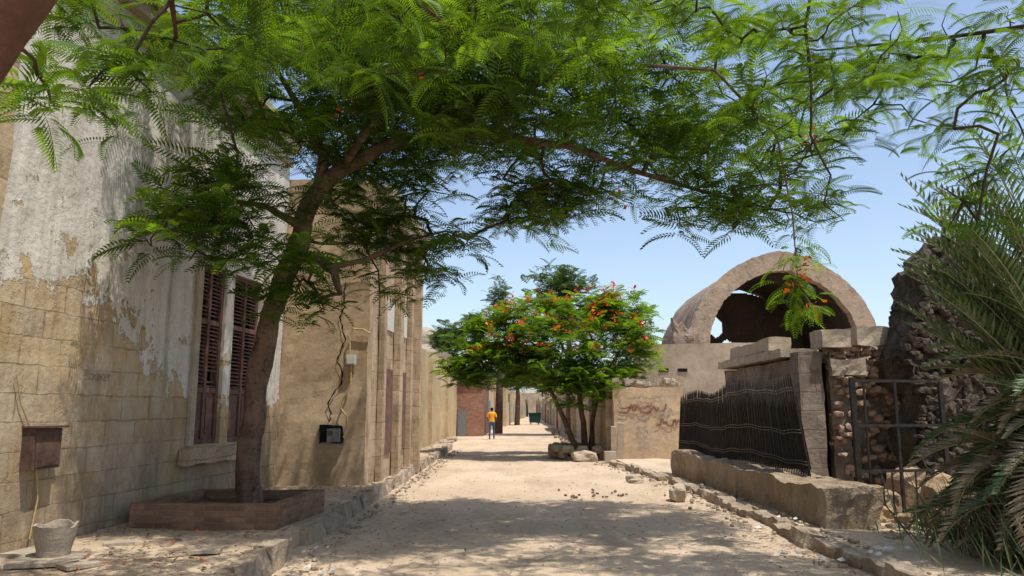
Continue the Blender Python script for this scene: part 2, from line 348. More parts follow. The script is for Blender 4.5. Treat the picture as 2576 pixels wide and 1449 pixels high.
for y0,y1 in((11.3,12.16),(12.43,13.48)):
    seg(bk,W(y0,-.2),W(y1,-.2),.05,1.1,3.9,.5,0)  # dark backing board, added to stop light leaking behind the shutters
    ym=(y0+y1)/2
    for yy in(y0+.04,ym,y1-.04): fr.box(onA(yy,-.09,2.5),(.07,.075,2.8),RA)
    for zz in(1.14,1.93,3.0,3.86): fr.box(onA(ym,-.092,zz),(.06,y1-y0,.08),RA)
    for s0,s1 in((y0+.08,ym-.04),(ym+.04,y1-.08)):
        z=2.0
        while z<3.8:
            if not 2.93<z<3.06 and random.random()>.03: sl.box(onA((s0+s1)/2,-.092,z),(.06,s1-s0-.006,.012),RA@Matrix.Rotation(math.radians(32+U(-7,7)),3,'Y'))
            z+=.062
        pn.box(onA((s0+s1)/2,-.10,1.535),(.03,s1-s0-.004,.70),RA); pn.box(onA((s0+s1)/2,-.085,1.535),(.03,s1-s0-.12,.54),RA)
fr.build('shutter_frames',m_wood,A); sl.build('shutter_slats',m_wood,A); pn.build('shutter_panels',m_wood,A); bk.build('window_dark',m_dark,A)
for y0,y1 in ((11.14,11.285),(13.495,13.64)):
    b=Acc(); seg(b,W(y0,.05),W(y1,.05),.05,1.1,4.05,.2,.008,2); b.build('window_jamb',m_pale,A)
eb=empty('electric_box',(wx(8.1)+.1,8.1,1.2)); a=Acc(); a.box(onA(8.1,.07,1.23),(.14,.42,.42),RA); a.box(onA(8.1,.145,1.23),(.014,.37,.36),RA@Matrix.Rotation(.05,3,'X')); a.box(onA(8.1,.1,1.455),(.2,.46,.02),RA); a.build('case',m_metalbox,eb)
a=Acc(); a.tube([onA(7.7,.03,2.0),onA(7.8,.03,1.7),onA(7.95,.04,1.45)],.008,5); a.tube([onA(8.1,.04,1.03),onA(8.15,.05,.7),onA(8.1,.04,.3)],.01,5); a.build('cables',m_conduit,eb)
t=bpy.data.curves.new('wall_scratch_writing','FONT'); t.body='COOKEY'; t.size=.12; t.extrude=.001; to=bpy.data.objects.new('wall_scratch_writing',t); S.collection.objects.link(to); t.materials.append(m_scratch)
to.matrix_world=Matrix.Translation(onA(8.75,.028,1.98))@Matrix(((0.095,0,1,0),(1,0,-.095,0),(0,1,0,0),(0,0,0,1))); to.parent=A; to.matrix_parent_inverse=Matrix.Translation(A.location).inverted()
# ------------------------------------------------------------ brown building B
B=empty('cracked_stone_building',(-3.5,17,0))
a=Acc(); seg(a,(-4.9,14.5),(-2.8,14.5),.4,.05,6.2,.15,.025,1.3); a.build('front_wall',m_brownpl,B)
a=Acc(); seg(a,(-2.83,14.91),(-2.56,19.6),.4,.05,6.2,.25,.02,1.); a.build('street_wall',m_facadeB,B)
a=Acc(); a.bb(-9,-3.4,14.95,19.55,0,6.1); a.build('body',m_brownpl,B)
a=Acc()
for yy,w,o in((15.7,.35,.12),(17.2,.5,.16),(18.6,.3,.13),(19.45,.3,.2)): 
    xx=-2.83+.0575*(yy-14.9); seg(a,(xx+o,yy-w/2),(xx+o,yy+w/2),o-.004,.06,5.7,.2,.012,2)
a.build('pilasters',m_facadeB,B)
a=Acc(); seg(a,(-2.55,14.85),(-2.3,19.8),.3,5.72,5.95,.3,.01); seg(a,(-2.45,14.8),(-2.2,19.9),.5,5.955,6.2,.3,.01); a.build('cornice',m_pale,B)
a=Acc()
for y0,y1 in((16.0,16.85),(17.6,18.35)):
    x0=-2.83+.0575*(y0-14.9); x1=-2.83+.0575*(y1-14.9); seg(a,(x0+.04,y0),(x1+.04,y1),.03,3.35,4.0,.3,0)
a.build('white_window_panels',m_white,B)
a=Acc()
for y0,y1 in((16.0,16.85),(17.6,18.35)):
    x0=-2.83+.0575*(y0-14.9); x1=-2.83+.0575*(y1-14.9); seg(a,(x0+.045,y0),(x1+.045,y1),.03,.7,2.5,.3,0)
a.build('shuttered_openings',m_wood,B)
# crack
a=Acc(); pts=[(-3.27,4.1),(-3.30,3.86),(-3.29,3.6),(-3.36,3.4),(-3.31,3.2),(-3.24,2.98),(-3.32,2.75),(-3.38,2.55),(-3.30,2.38),(-3.27,2.15),(-3.42,1.95),(-3.52,1.75),(-3.47,1.55),(-3.5,1.35)]
pp=[]
for i in range(len(pts)-1):
    for k in range(4):
        u=k/4; pp.append((pts[i][0]*(1-u)+pts[i+1][0]*u+U(-.015,.015),pts[i][1]*(1-u)+pts[i+1][1]*u))
for i in range(len(pp)-1):
    w0,w1=.006+.011*abs(math.sin(i*.9)),.006+.011*abs(math.sin((i+1)*.9)); (x0,z0),(x1,z1)=pp[i],pp[i+1]
    a.add([(x0-w0,14.462,z0),(x0+w0,14.462,z0),(x1+w1,14.462,z1),(x1-w1,14.462,z1)],[(0,1,2,3)])
a.build('crack',m_dark,B)
eb=empty('meter_box',(-3.43,14.4,1.16)); a=Acc(); vol(a,lambda u,v,w:(-3.66+.44*u,14.41+.055*v,1.0+.33*w),8,1,6,.03,5); a.build('hole_shade',m_dark,eb); a=Acc(); a.bb(-3.5,-3.26,14.34,14.41,1.02,1.27); a.build('meter',m_grey,eb); a=Acc(); a.bb(-3.47,-3.39,14.33,14.339,1.15,1.23); a.build('dial',m_metalbox,eb)  # black block stands for the shade inside the meter hole
jb=empty('junction_box',(-3.1,14.4,2.57)); a=Acc(); a.bb(-3.20,-3.01,14.38,14.46,2.48,2.67); a.bb(-3.18,-3.03,14.365,14.379,2.50,2.65); a.build('case',m_white,jb)
a=Acc(); a.tube([(-2.75,14.44,3.08),(-2.9,14.42,3.17),(-3.08,14.42,3.18),(-3.15,14.42,3.05),(-3.13,14.42,2.68)],.018,6); a.tube([(-3.1,14.42,2.47),(-3.1,14.42,2.1),(-3.22,14.42,1.85),(-3.27,14.42,1.65),(-3.15,14.42,1.5),(-3.12,14.42,1.3),(-3.2,14.42,1.1)],.018,6); a.build('conduit',m_conduit,jb)
# ------------------------------------------------------------ further left street
wall('yellow_wall',(-3.35,19.7),(-3.3,45),.4,.0,lambda a:3.75+.35*a,m_yellow,res=.5,amp=.04,freq=.8)
o=empty('wall_buttresses',(-3.2,30,0)); a=Acc()
for yy in(24,30,37.5): seg(a,(-3.18,yy),(-3.18,yy+.5),.17,.0,3.5,.3,.03)
a.build('buttress',m_yellow,o)
D=empty('brick_house',(-2.6,48,0)); a=Acc(); seg(a,(-3.6,45.3),(-1.75,45.3),.3,0,3.15,.4,.01); seg(a,(-1.75,45.31),(-1.6,52),.3,0,3.1,.4,.01); a.build('walls',m_brick,D); a=Acc(); a.bb(-3.7,-1.65,45.15,52,3.16,3.3); a.build('roof_slab',m_beige,D)
a=Acc(); a.bb(-3.25,-2.75,45.1,45.28,.0,1.5); a.build('leaning_door_panel',m_grey,D)
E=empty('beige_house',(-5,50,0)); a=Acc(); seg(a,(-7.5,47.5),(-3.72,47.5),.3,0,5.2,.5,.03); seg(a,(-3.72,47.5),(-3.7,54),.3,0,5.1,.5,.03); a.build('walls',m_beige,E); a=Acc(); seg(a,(-5.4,47.2),(-4.4,47.2),.25,3,4.9,.3,.02); a.build('brick_patch',m_brick,E)
E=empty('white_domed_house',(-7,58,0)); a=Acc(); a.bb(-9.5,-5.5,56,60,0,6.4); a.rock((-7.2,58,6.6),(3.4,3.4,2.6),0,3,.02); a.build('walls',m_conc,E,True)
mats=[m_beige,m_yellow,m_facadeB,m_brick,m_brownpl,m_pale]
L0,L1=Vector((-1.6,52)),Vector((3.2,160)); n=12
for i in range(n):
    p=L0.lerp(L1,i/n); q=L0.lerp(L1,(i+1)/n-.002); o=.25*((i*7)%3-1)
    h=(2.9,3.4,2.7,3.8,3.1,4.2)[(i*5)%6]
    par=empty('street_wall',(p.x,p.y,0)); a=Acc(); seg(a,(p.x+o,p.y),(q.x+o,q.y),.4,0,h,.6,.04); seg(a,(p.x+o-2.5,p.y),(p.x+o,p.y),.3,0,h,.6,.03); a.build('masonry',mats[(i*3+1)%6],par)
    a=Acc(); c=p.lerp(q,.45); dd=(q-p).normalized(); R=Matrix.Rotation(math.atan2(dd.y,dd.x)-math.pi/2,3,'Z')
    a.box((c.x+o+.02,c.y,1.1),(.12,1.3,2.2),R); a.build('gate_door',(m_blue,m_wood,m_white,m_blue)[i%4],par)
R0,R1=Vector((3.25,24.5)),Vector((5.1,160)); n=14
for i in range(n):
    p=R0.lerp(R1,i/n); q=R0.lerp(R1,(i+1)/n-.002); o=.2*((i*5)%3-1); h=(2.6,3.2,2.8,3.6,3.0)[(i*3)%5]
    par=empty('street_wall',(p.x,p.y,0)); a=Acc(); seg(a,(q.x+o,q.y),(p.x+o,p.y),.4,0,h,.6,.04); seg(a,(p.x+o,p.y),(p.x+o+2.5,p.y),.3,0,h,.6,.03); a.build('masonry',mats[(i*3+2)%6],par)
    a=Acc(); c=p.lerp(q,.5); dd=(q-p).normalized(); R=Matrix.Rotation(math.atan2(dd.y,dd.x)-math.pi/2,3,'Z')
    a.box((c.x+o-.02,c.y,1.1),(.12,1.2,2.2),R); a.build('gate_door',(m_wood,m_grey,m_blue)[i%3],par)
E=empty('distant_house',(5,170,0)); a=Acc(); a.bb(-6,14,168,176,0,5); a.bb(1,4.5,164,167.9,0,3.5); a.build('walls',m_beige,E)
E=empty('waste_container',(2.35,78,0)); a=Acc(); a.box((2.35,78,.65),(1.1,.9,.9),None,1.12); a.box((2.35,78,1.16),(1.3,1.1,.1)); a.build('bin',m_green,E); a=Acc(); [a.tube([(2.35+sx,77.6+sy,.1),(2.43+sx,77.6+sy,.1)],.1,8) for sx in(-.45,.35) for sy in(.1,.7)]; a.build('wheels',m_dark,E)
# ------------------------------------------------------------ graffiti wall, beige wall, vault
G=empty('graffiti_wall',(4.3,24,0)); a=Acc(); seg(a,(3.22,24),(5.45,24),.35,0,jag(2.3,.08,5,1),.15,.025,1.6)
m_gw=stone_mat('graffiti_plaster',(.54,.39,.23),(.38,.29,.21),scale=.9,spots=.6,scol=(.31,.25,.2),streak=.4)
a.build('masonry',m_gw,G)
a=Acc()
for i in range(26): a.box((3.25+U(0,2.1),24.17+U(-.12,.12),2.4+U(0,.16)),(U(.18,.32),U(.1,.2),U(.07,.14)),Matrix.Rotation(U(-.6,.6),3,'Z')@Matrix.Rotation(U(-.3,.3),3,'Y'))
a.build('loose_bricks',m_pale,G)
a=Acc()
def stroke(pts,w):
    for i in range(len(pts)-1):
        (x0,z0),(x1,z1)=pts[i],pts[i+1]; d=Vector((x1-x0,z1-z0)); L=max(d.length,1e-4); nx,nz=-d.y/L*w*.5,d.x/L*w*.5
        yy=23.955-.0006*(i%5); a.add([(x0-nx,yy,z0-nz),(x1-nx,yy,z1-nz),(x1+nx,yy,z1+nz),(x0+nx,yy,z0+nz)],[(0,1,2,3)])
def scrib(x,z,l,h,k,w=.05):
    stroke([(x+l*i/30,z+h*abs(math.sin(i*k))*(.5+.5*math.sin(i*.37+x))) for i in range(31)],w)
scrib(3.4,1.5,1.25,.26,.55,.07); scrib(3.45,1.64,1.0,.14,.8,.045); scrib(4.55,1.1,.75,.24,.6,.06)
stroke([(4.9,1.8),(4.85,1.6),(4.7,1.55)],.05); a.build('graffiti',m_graf,G)
a=Acc(); scrib(3.95,1.2,.35,.14,.5,.025); scrib(3.85,.85,.45,.18,.45,.022); scrib(4.6,1.35,.5,.3,.3,.03); scrib(3.7,1.95,1.1,.1,.7,.03); a.build('faded_graffiti',m_graf2,G)
wall('beige_wall',(4.6,28),(9.3,28),.4,0,lambda a:4.0+.1*a,m_beige,res=.5,amp=.02); wall('beige_wall',(8.2,22),(9.7,22),.35,0,3.25,m_beige,res=.5)
a=Acc(); [a.bb(x,x+.35,27.96,27.99,3.0,3.12) for x in (5.5,6.2)]; 
a.build('wall_vent_slots',m_dark)
Vv=empty('vaulted_hall',(12.85,38,0)); cx,zs,y0,y1=12.85,4.6,35,42.5
def prof(R,H,n=40):
    pts=[(cx-R,0.)]+[(cx-R,zs*.5)]
    for i in range(n+1):
        th=math.pi*(1-i/n); s=math.sin(th); c_=abs(math.cos(th)); pts.append((cx+R*math.cos(th)*(1-.03*s),zs+H*(s**.95)*(1+.06*(1-c_)**1.5)-.1*H*.3*s*c_))
    return pts+[(cx+R,zs*.5),(cx+R,0.)]
po,pi_=prof(4.45,4.25,90),prof(3.55,3.38,90); n=len(po)
def chip(x,z,k): return (x+.05*noise.noise(Vector((x*2,z*2,k)))+.05*noise.noise(Vector((x*7,z*7,k))),z+.05*noise.noise(Vector((x*2,z*2,7+k)))+.05*noise.noise(Vector((x*7,z*7,7+k))))
po=[chip(x,z,0) for x,z in po]; pi_=[chip(x,z,3) for x,z in pi_]
a=Acc(); vs=[(x,y0,z) for x,z in po]+[(x,y0,z) for x,z in pi_]; a.add(vs,[(i,i+1,n+i+1,n+i) for i in range(n-1)]); a.add([(x,y0+.5,z) for x,z in pi_]+[(x,y0,z) for x,z in pi_],[(i,i+1,n+i+1,n+i) for i in range(n-1)])
a.add([(x,y0,z) for x,z in po]+[(x,y0+.5,z) for x,z in po],[(i,i+1,n+i+1,n+i) for i in range(n-1)]); a.build('front_arch',stone_mat('arch_ring_plaster',(.42,.325,.24),(.31,.235,.17),scale=.9,spots=.7,scol=(.20,.15,.11),bump=1.,dist=.08),Vv)
NY=16
def shell(pr,dz,nm,mt):
    a=Acc(); k=len(pr); vs=[]
    for j in range(NY+1):
        yy=y0+.5+(y1-y0-.5)*j/NY
        for x,z in pr:
            q=Vector((x,yy,z)); vs.append((x+.1*noise.noise(q)+.05*noise.noise(q*3),yy,z-dz+.14*noise.noise(q*1.3)+.06*noise.noise(q*4)))
    a.add(vs,[(j*k+i,j*k+i+1,(j+1)*k+i+1,(j+1)*k+i) for j in range(NY) for i in range(k-1)]); a.build(nm,mt,Vv,True)
shell(prof(4.35,4.1),0,'outer_vault',m_arch); m_vaultshade=stone_mat('shaded_vault_interior',(.075,.055,.042),(.038,.029,.023),scale=.8,spots=.5,scol=(.12,.09,.068)); shell(prof(3.75,3.55),0,'inner_vault',m_vaultshade)  # inner vault and end wall: interior shade painted as near-black colour
a=Acc(); st=.07; hexes=[(11.6,6.2,.36,.62),(10.9,5.15,.32,.40),(12.2,5.1,.32,.40)]
def inside(x,z):
    dx=(x-cx)/3.78; 
    return abs(dx)<1 and z<zs+3.6*math.sqrt(1-dx*dx)
def inhex(x,z):
    for hx,hz,rx,rz in hexes:
        u,v=abs(x-hx)/rx,abs(z-hz)/rz
        if u<1 and v<1 and u*.5+v<1.0: return True
    return False
x=cx-3.75
while x<cx+3.75:
    z=3.
    while z<8.2:
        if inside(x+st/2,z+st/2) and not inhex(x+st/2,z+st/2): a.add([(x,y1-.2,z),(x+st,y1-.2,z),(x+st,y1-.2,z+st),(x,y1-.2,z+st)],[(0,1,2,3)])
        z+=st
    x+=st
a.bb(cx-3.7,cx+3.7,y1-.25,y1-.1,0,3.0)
a.build('end_wall',m_vaultshade,Vv)
wall('ruined_side_wall',(7.4,34),(8.5,34),.5,0,jag(5.5,.6,3,5),m_arch,res=.2,amp=.1,freq=2)
# ------------------------------------------------------------ low wall + fence
Lw=[(3.87,18.5),(3.95,14),(4.12,10.1)]
a=Acc()
for i in range(2): seg(a,Lw[i],Lw[i+1],.75,-.05,.64 if i==0 else .62,.09,.08,1.9)
a.build('low_stone_wall',m_low)
F=empty('iron_fence',(4.3,15,.6)); a=Acc(); r=Acc()
nb=104
def fp(u,h):
    y=18.6-7.1*u; x=4.08+.38*u+.06*math.sin(u*9); lean=.05+.12*math.sin(u*5+1)-.25*max(0,u-.75)*4*.6
    return Vector((x+lean*h*.5, y+(.55*h*max(0,u-.7)*1.2), .66+.04*math.sin(u*12)+h))
for i in range(nb+1):
    u=i/nb; H=1.22+.22*u+.04*math.sin(u*14); j=U(-.006,.006)
    p0=fp(u,0); p1=fp(min(1,max(0,u+j)),H); a.tube([p0,p0.lerp(p1,.5),p1,p1+(p1-p0).normalized()*.09],[.013,.013,.013,.002],4,False)
for hf in(.12,.45,.9):
    for off in (.0,.045): r.tube([fp(i/60,(1.22+.22*i/60)*hf+off+.012*math.sin(i*.8)) +Vector((-.02,0,0)) for i in range(61)],.009,4)
a.build('bars',m_iron,F); r.build('rails',m_rail,F)
a=Acc(); 
for i in range(40):
    u0,u1=i/40,(i+1)/40
    a.add([fp(u0,.1)+Vector((.035,0,0)),fp(u1,.1)+Vector((.035,0,0)),fp(u1,1.25)+Vector((.035,0,0)),fp(u0,1.12)+Vector((.035,0,0))],[(0,1,2,3)])
a.build('backing_sheet',flat_mat('dark_sheet',(.16,.125,.098),.9,0,.6,10),F)  # solid brown sheet close behind the bars, filling their gaps
# ------------------------------------------------------------ ruins
Ru=empty('ruined_stone_facade',(5.8,14,0))
a=Acc(); seg(a,(5.0,17.6),(5.0,13.4),.45,0,jag(2.5,.06,3,2),.15,.04,1.8)
seg(a,(4.98,13.0),(5.38,13.0),.4,0,2.62,.13,.03,2); seg(a,(5.55,13.1),(5.85,13.1),.4,0,2.66,.13,.03,2); seg(a,(6.05,13.25),(6.8,13.25),.35,0,jag(2.2,.5,4,3),.12,.07,2)
a.build('walls',m_ruin,Ru)
a=Acc(); seg(a,(5.38,13.25),(5.55,13.25),.15,0,2.45,.2,.02); seg(a,(5.85,13.3),(6.05,13.3),.15,0,2.2,.2,.02); a.build('dark_recess',m_dark,Ru)
a=Acc(); seg(a,(4.86,17.7),(4.86,13.5),.7,2.56,2.72,.15,.03,2.5); seg(a,(4.9,16.8),(4.9,14.2),.4,2.73,2.98,.15,.05,2.2)
seg(a,(5.35,12.85),(5.85,12.85),.5,2.69,3.0,.12,.03,3); seg(a,(6.0,12.9),(6.75,12.95),.5,2.72,3.05,.12,.05,2.4); seg(a,(5.5,12.9),(6.1,12.9),.15,2.2,2.5,.1,.05,3); a.build('cornice_blocks',m_pale,Ru)
a=Acc()
for i in range(330):
    u=U(0,1); x=5.6+u*1.2; z=U(1.9,2.7) if U(0,1)<.6 else U(.2,2.0); a.rock((x,13.1+U(-.12,.25),z),(U(.08,.24),U(.1,.25),U(.06,.16)),i,1)
a.build('crumbled_rubble',m_pink,Ru)
def chtop(a_): 
    x=a_*4.5
    return (3.9+x*1.1 if x<.6 else 4.56 if x<1.0 else max(2.4,4.56-(x-1.0)*1.8))+.4*noise.noise(Vector((a_*11,3,0)))+.25*noise.noise(Vector((a_*34,3,0)))
a=Acc()
def cf(u,v,w):
    z=chtop(u)*w; left=.42*w**1.5+.12*math.sin(w*7)+.08*math.sin(w*17); x=6.3+left*(1-u)+u*4.5; return (x,12.0+u*.8+.9*v,z)
vol(a,cf,54,9,50,.2,2.6)
for i in range(800):
    w=U(0,1); u=U(0,.6)**1.2; p=cf(u,0,w); a.rock((p[0],p[1]-.04,p[2]),(U(.06,.24),U(.08,.18),U(.05,.15)),i,1)
a.build('charred_rubble_wall',m_char)
Gt=empty('iron_gate',(5,11,0)); a=Acc()
gx=lambda t:Vector((4.98+1.55*t,11.0+.35*t,0))
for t,h,r in((0,2.1,.035),(.12,2.05,.014),(.45,2.05,.02),(.95,2.05,.03)): p=gx(t); a.box((p.x,p.y,h/2),(r*2,r*2,h))
for z in(.75,2.05,.15,1.4):
    p,q=gx(0),gx(.95); c=(p+q)/2; a.box((c.x,c.y,z),((q-p).length,.035,.04),Matrix.Rotation(math.atan2(.35,1.55),3,'Z'))
for t in (.25,.35,.6,.72,.84): p=gx(t); a.box((p.x,p.y,.45),(.018,.018,.6))
a.build('bars',m_iron,Gt)
a=Acc()
for x,y,w,d,h,s in((5.75,10.3,.6,.5,.75,3),(5.45,9.6,.42,.4,.42,7),(6.1,10.0,.5,.4,.4,9),(5.3,10.4,.25,.25,.2,4),(5.2,10.9,.3,.25,.22,5),(6.4,10.7,.5,.4,.4,6),(5.6,11.4,.4,.3,.4,8),(6.0,11.6,.6,.4,.7,2)): a.rock((x,y,.08+h*.4),(w,d,h),s,3,.4)
a.build('fallen_boulders',stone_mat('tan_boulder',(.46,.33,.21),(.29,.20,.13),scale=2.5,bump=.9,spots=.4))
a=Acc()
for i in range(620):
    x=U(4.6,7.2); y=U(9.3,12.8); a.rock((x,y,.1),(U(.03,.16),U(.03,.13),U(.03,.1)),i,1)
for i in range(480):
    y=U(7,30); x=random.choice([-2.3+abs(random.gauss(0,.15)),3.5-abs(random.gauss(0,.2))-(max(0,y-16)*.1),3.9+U(0,.1) if y<18 else 3.5]); a.rock((x,y,.02+(.1 if x>3.8 else 0)),(U(.02,.11),U(.02,.11),U(.02,.07)),i,1)
for i in range(330): a.rock((U(-2.2,3.3),U(5,40),.012),(U(.01,.04),U(.01,.04),U(.01,.02)),i,1)
a.build('scattered_rubble',m_rubble)
a=Acc()
for x,y,w,d,h,s in((3.0,13.9,.42,.3,.32,1),(2.75,17.2,.4,.25,.2,2),(2.3,24.0,.75,.5,.35,5),(2.75,17.0,.3,.3,.12,4)): a.rock((x,y,h*.4),(w,d,h),s,3)
a.build('loose_stones',m_pale)
a=Acc()
for i in range(24): a.rock((1.5+random.gauss(0,.3),14.6+random.gauss(0,.5),.03),(U(.03,.08),U(.03,.07),U(.03,.05)),i,1)
a.build('dung_pebbles',m_bark)
a=Acc()
for i in range(60): a.rock((-3.1+U(-.15,.35),U(26,40),.12),(U(.1,.4),U(.1,.35),U(.05,.3)),i,1)
for i in range(60): a.rock((2.9+U(-.5,.35),U(28,60),.08),(U(.1,.4),U(.1,.35),U(.05,.3)),i,1)
a.build('roadside_rubble',m_rubble)
# ------------------------------------------------------------ planter, pot, tiles
Pl=empty('brick_tree_planter',(-3.7,10.2,.2)); a=Acc(); c=Vector((-3.68,10.22,0)); R=Matrix.Rotation(-.1,3,'Z')
for (x,y,w,d) in((0,-.78,1.85,.14),(0,.78,1.85,.14),(-.855,0,.14,1.415),(.855,0,.14,1.415)):
    vol(a,lambda u,v,t:c+R@Vector((x+(u-.5)*w,y+(v-.5)*d,.15+.35*t)),max(2,int(w/.12)),max(2,int(d/.12)),4,.02,3)
a.build('walls',m_planter,Pl); a=Acc(); vol(a,lambda u,v,t:c+R@Vector(((u-.5)*1.56,(v-.5)*1.41,.18+.2*t)),10,10,1,.03,3); a.build('soil',m_soil,Pl)
pt=empty('concrete_pot',(-4.45,7.55,.2)); a=Acc(); n=40; px,py=-4.45,7.55
rings=[(.135,.2),(.15,.3),(.18,.42),(.198,.53),(.172,.53),(.155,.42),(.12,.26)]; vs=[];fs=[]
for k,(r_,z_) in enumerate(rings):
    for i in range(n):
        t_=6.283*i/n; cp_=.05*noise.noise(Vector((math.cos(t_)*1.5,math.sin(t_)*1.5,2))) if z_>.5 else 0
        vs.append((px+r_*math.cos(t_),py+r_*math.sin(t_),z_+cp_))
for k in range(len(rings)-1):
    for i in range(n): fs.append((k*n+i,k*n+(i+1)%n,(k+1)*n+(i+1)%n,(k+1)*n+i))
fs.append(tuple(range(n))[::-1]); fs.append(tuple(range((len(rings)-1)*n,len(rings)*n))); a.add(vs,fs); a.build('pot_body',m_conc,pt)
a=Acc()
for x,y,w,d,r_ in((-4.4,7.4,.6,.5,.3),(-4.75,7.75,.5,.35,-.2),(-4.2,8.3,.3,.2,.5),(-3.1,7.9,.28,.2,.2),(-4.0,7.2,.3,.25,.9),(-3.6,8.6,.2,.15,.9)): a.box((x,y,.225),(w,d,.035),Matrix.Rotation(r_,3,'Z'))
a.build('broken_paving_tiles',m_conc)
a=Acc(); 
for i in range(22):
    x,y=random.choice([(-2.1,7.9),(-2.2,9),(3.6,10.8),(4.0,8.2),(3.3,8.5),(-1.9,12)]); x+=U(-.3,.3);y+=U(-.4,.4); s=U(.03,.09); z=.04 if x<3.5 else .15
    a.add([(x,y,z),(x+s,y+U(-.02,.02),z+.01),(x+s*.8,y+s,z+.03),(x-.01,y+s*.8,z+.01)],[(0,1,2,3)])
a.build('paper_litter',m_white)
P=[];ti=[];sc_=[]
for i in range(5200):
    m=random.random()
    if m<.42: x,y,z=U(-4.9,-2.6),U(6,14.3),.225
    elif m<.62: x,y,z=U(-2.4,3.5),U(5.5,14),.03
    elif m<.82: x,y,z=-2.35+abs(random.gauss(0,.25)),U(6,25),.03
    else: x,y,z=3.5-abs(random.gauss(0,.3)),U(6,20),.03
    P.append((x,y,z+U(0,.012))); ti.append(U(0,1)); sc_.append(U(.3,1.05)**1.5)
n=len(P); LT=(np.array([(-.03,-.012,0),(.03,-.008,.004),(.028,.012,0),(-.02,.014,.006)]),np.array([(0,1,2,3)]))
inst_mesh('leaf_litter',LT,P,rng.uniform(0,6.28,n),rng.normal(0,.2,n),rng.normal(0,.2,n),sc_,ti,m_litter,None)
P=[(U(-4.8,-2.7),U(7,12),.235) for i in range(110)]+[(U(-2.3,3),U(6,13),.04) for i in range(30)]; n=len(P)
inst_mesh('fallen_red_petals',LT,P,rng.uniform(0,6.28,n),rng.normal(0,.3,n),rng.normal(0,.3,n),rng.uniform(.4,.9,n),rng.uniform(0,1,n),m_flower,None)
# ------------------------------------------------------------ main tree
T=empty('poinciana_tree',(-3.55,10.4,.3))
tr=[((-3.52,10.4,.30),.185),((-3.56,10.4,.6),.165),((-3.60,10.4,1.2),.158),((-3.57,10.4,1.8),.155),((-3.5,10.4,2.4),.15),((-3.38,10.4,2.95),.15),((-3.2,10.4,3.4),.155),((-3.03,10.4,3.9),.15),((-2.95,10.4,4.35),.135),((-2.8,10.4,4.75),.125),((-2.45,10.4,5.1),.115),((-1.95,10.4,5.4),.10),((-1.2,10.3,5.55),.075),((-.3,10.2,5.5),.06),((.8,10.2,5.35),.045),((1.8,10.3,5.0),.035),((2.9,10.4,4.7),.024),((3.9,10.3,4.4),.014)]
ch=[tr,
 [((-2.8,10.4,4.75),.10),((-2.75,10.5,5.3),.08),((-3.0,10.6,5.8),.065),((-3.3,10.5,6.3),.04),((-3.6,10.2,6.8),.03)],
 [((-2.5,10.4,5.05),.08),((-2.2,10.7,5.8),.06),((-1.8,11,6.6),.04),((-1.2,11.3,7.3),.03)],
 [((-3.1,10.35,3.75),.08),((-2.7,10.2,3.72),.075),((-2.45,10.1,3.5),.065),((-2.35,10.1,3.2),.03)],
 [((-2.55,10.15,3.58),.05),((-2.1,10.3,3.7),.035),((-1.5,10.7,4.1),.025),((-1.0,11,4.3),.015)],
 [((-2.45,10.4,5.1),.06),((-2.0,9.6,5.3),.05),((-1.2,8.6,5.5),.035),((-.2,7.8,5.7),.02)],
 [((-3.0,10.4,4.2),.06),((-3.4,9.9,4.4),.04),((-3.8,9.3,4.3),.025),((-4.2,8.9,4.1),.015)],
 [((-.9,10.25,5.53),.045),((0,9.4,5.8),.035),((1.2,8.7,5.9),.028),((2.4,8.3,5.6),.02),((3.2,8.6,4.9),.014),((3.45,8.9,4.0),.010),((3.5,9,3.2),.006)],
 [((-1.5,10.35,5.5),.05),((-.6,11.3,6.0),.04),((.6,12,6.1),.03),((1.8,12.3,5.8),.02)]]
ch=[rough_chain(c_,4,.15,.6) for c_ in ch]
tg =blob((-3.65,8.9,3.72),(1.1,.9,.5),36,okA)
tg+=blob((-3.4,9.4,4.5),(1.1,.9,.5),22,okA)
tg+=blob((-2.65,9.4,3.0),(.4,.35,.5),10,okA)
tg+=blob((-1.6,11,3.95),(1.15,.8,.7),42,lambda p:p.y<13.5)
tg+=blob((-2.0,11.5,5.2),(1.2,1.0,.7),36,lambda p:p.y<13.8)
tg+=blob((-1.8,10,6.2),(3.4,3.0,1.2),330,okA)
tg+=blob((-.6,9.8,7.6),(3.9,3.2,.8),220,okA)  # top leaf layer, added to shade the crown below
tg+=blob((-.2,8.8,5.5),(1.8,1.5,.7),56)
tg+=blob((2.3,10.2,5.6),(2.7,2.6,1.05),150)
spray=blob((3.5,9,3.15),(.25,.22,.55),11)
tg+=blob((.7,11.8,4.95),(1.5,1.,.6),55)
tg+=blob((3.3,9.7,4.3),(1.4,1.,.35),26)
bA,tA=Acc(),Acc(); grow(ch,tg+spray,bA,tA,12)
bA.build('trunk_and_limbs',m_bark,T,True); tA.build('twigs',m_twig,T,True)
leaves_at(tg,9,.56,TPL,m_leaf,T,'foliage')
leaves_at(spray,7,.34,TPL,m_leaf,T,'drooping_spray',up=-.35,tmul=1.8,pw=1)
fl=random.sample(tg,18)+[spray[0],spray[3],spray[5],spray[7]]
def flowers(tips,k,s,par,name='flowers'):
    FT=(np.array([(0,-.5,0),(1,-.2,.3),(1,.4,.2),(0,.5,.1)]),np.array([(0,1,2,3)])); P=[]
    for t in tips:
        for i in range(k): P.append((t[0]+random.gauss(0,.08),t[1]-.05+random.gauss(0,.08),t[2]+random.gauss(0,.07)))
    n=len(P); inst_mesh(name,FT,P,rng.uniform(0,6.28,n),rng.normal(0,.6,n),rng.normal(0,.6,n),rng.uniform(.5,1.2,n)*s,rng.uniform(0,1,n),m_flower,par)
flowers(fl,9,.055,T)
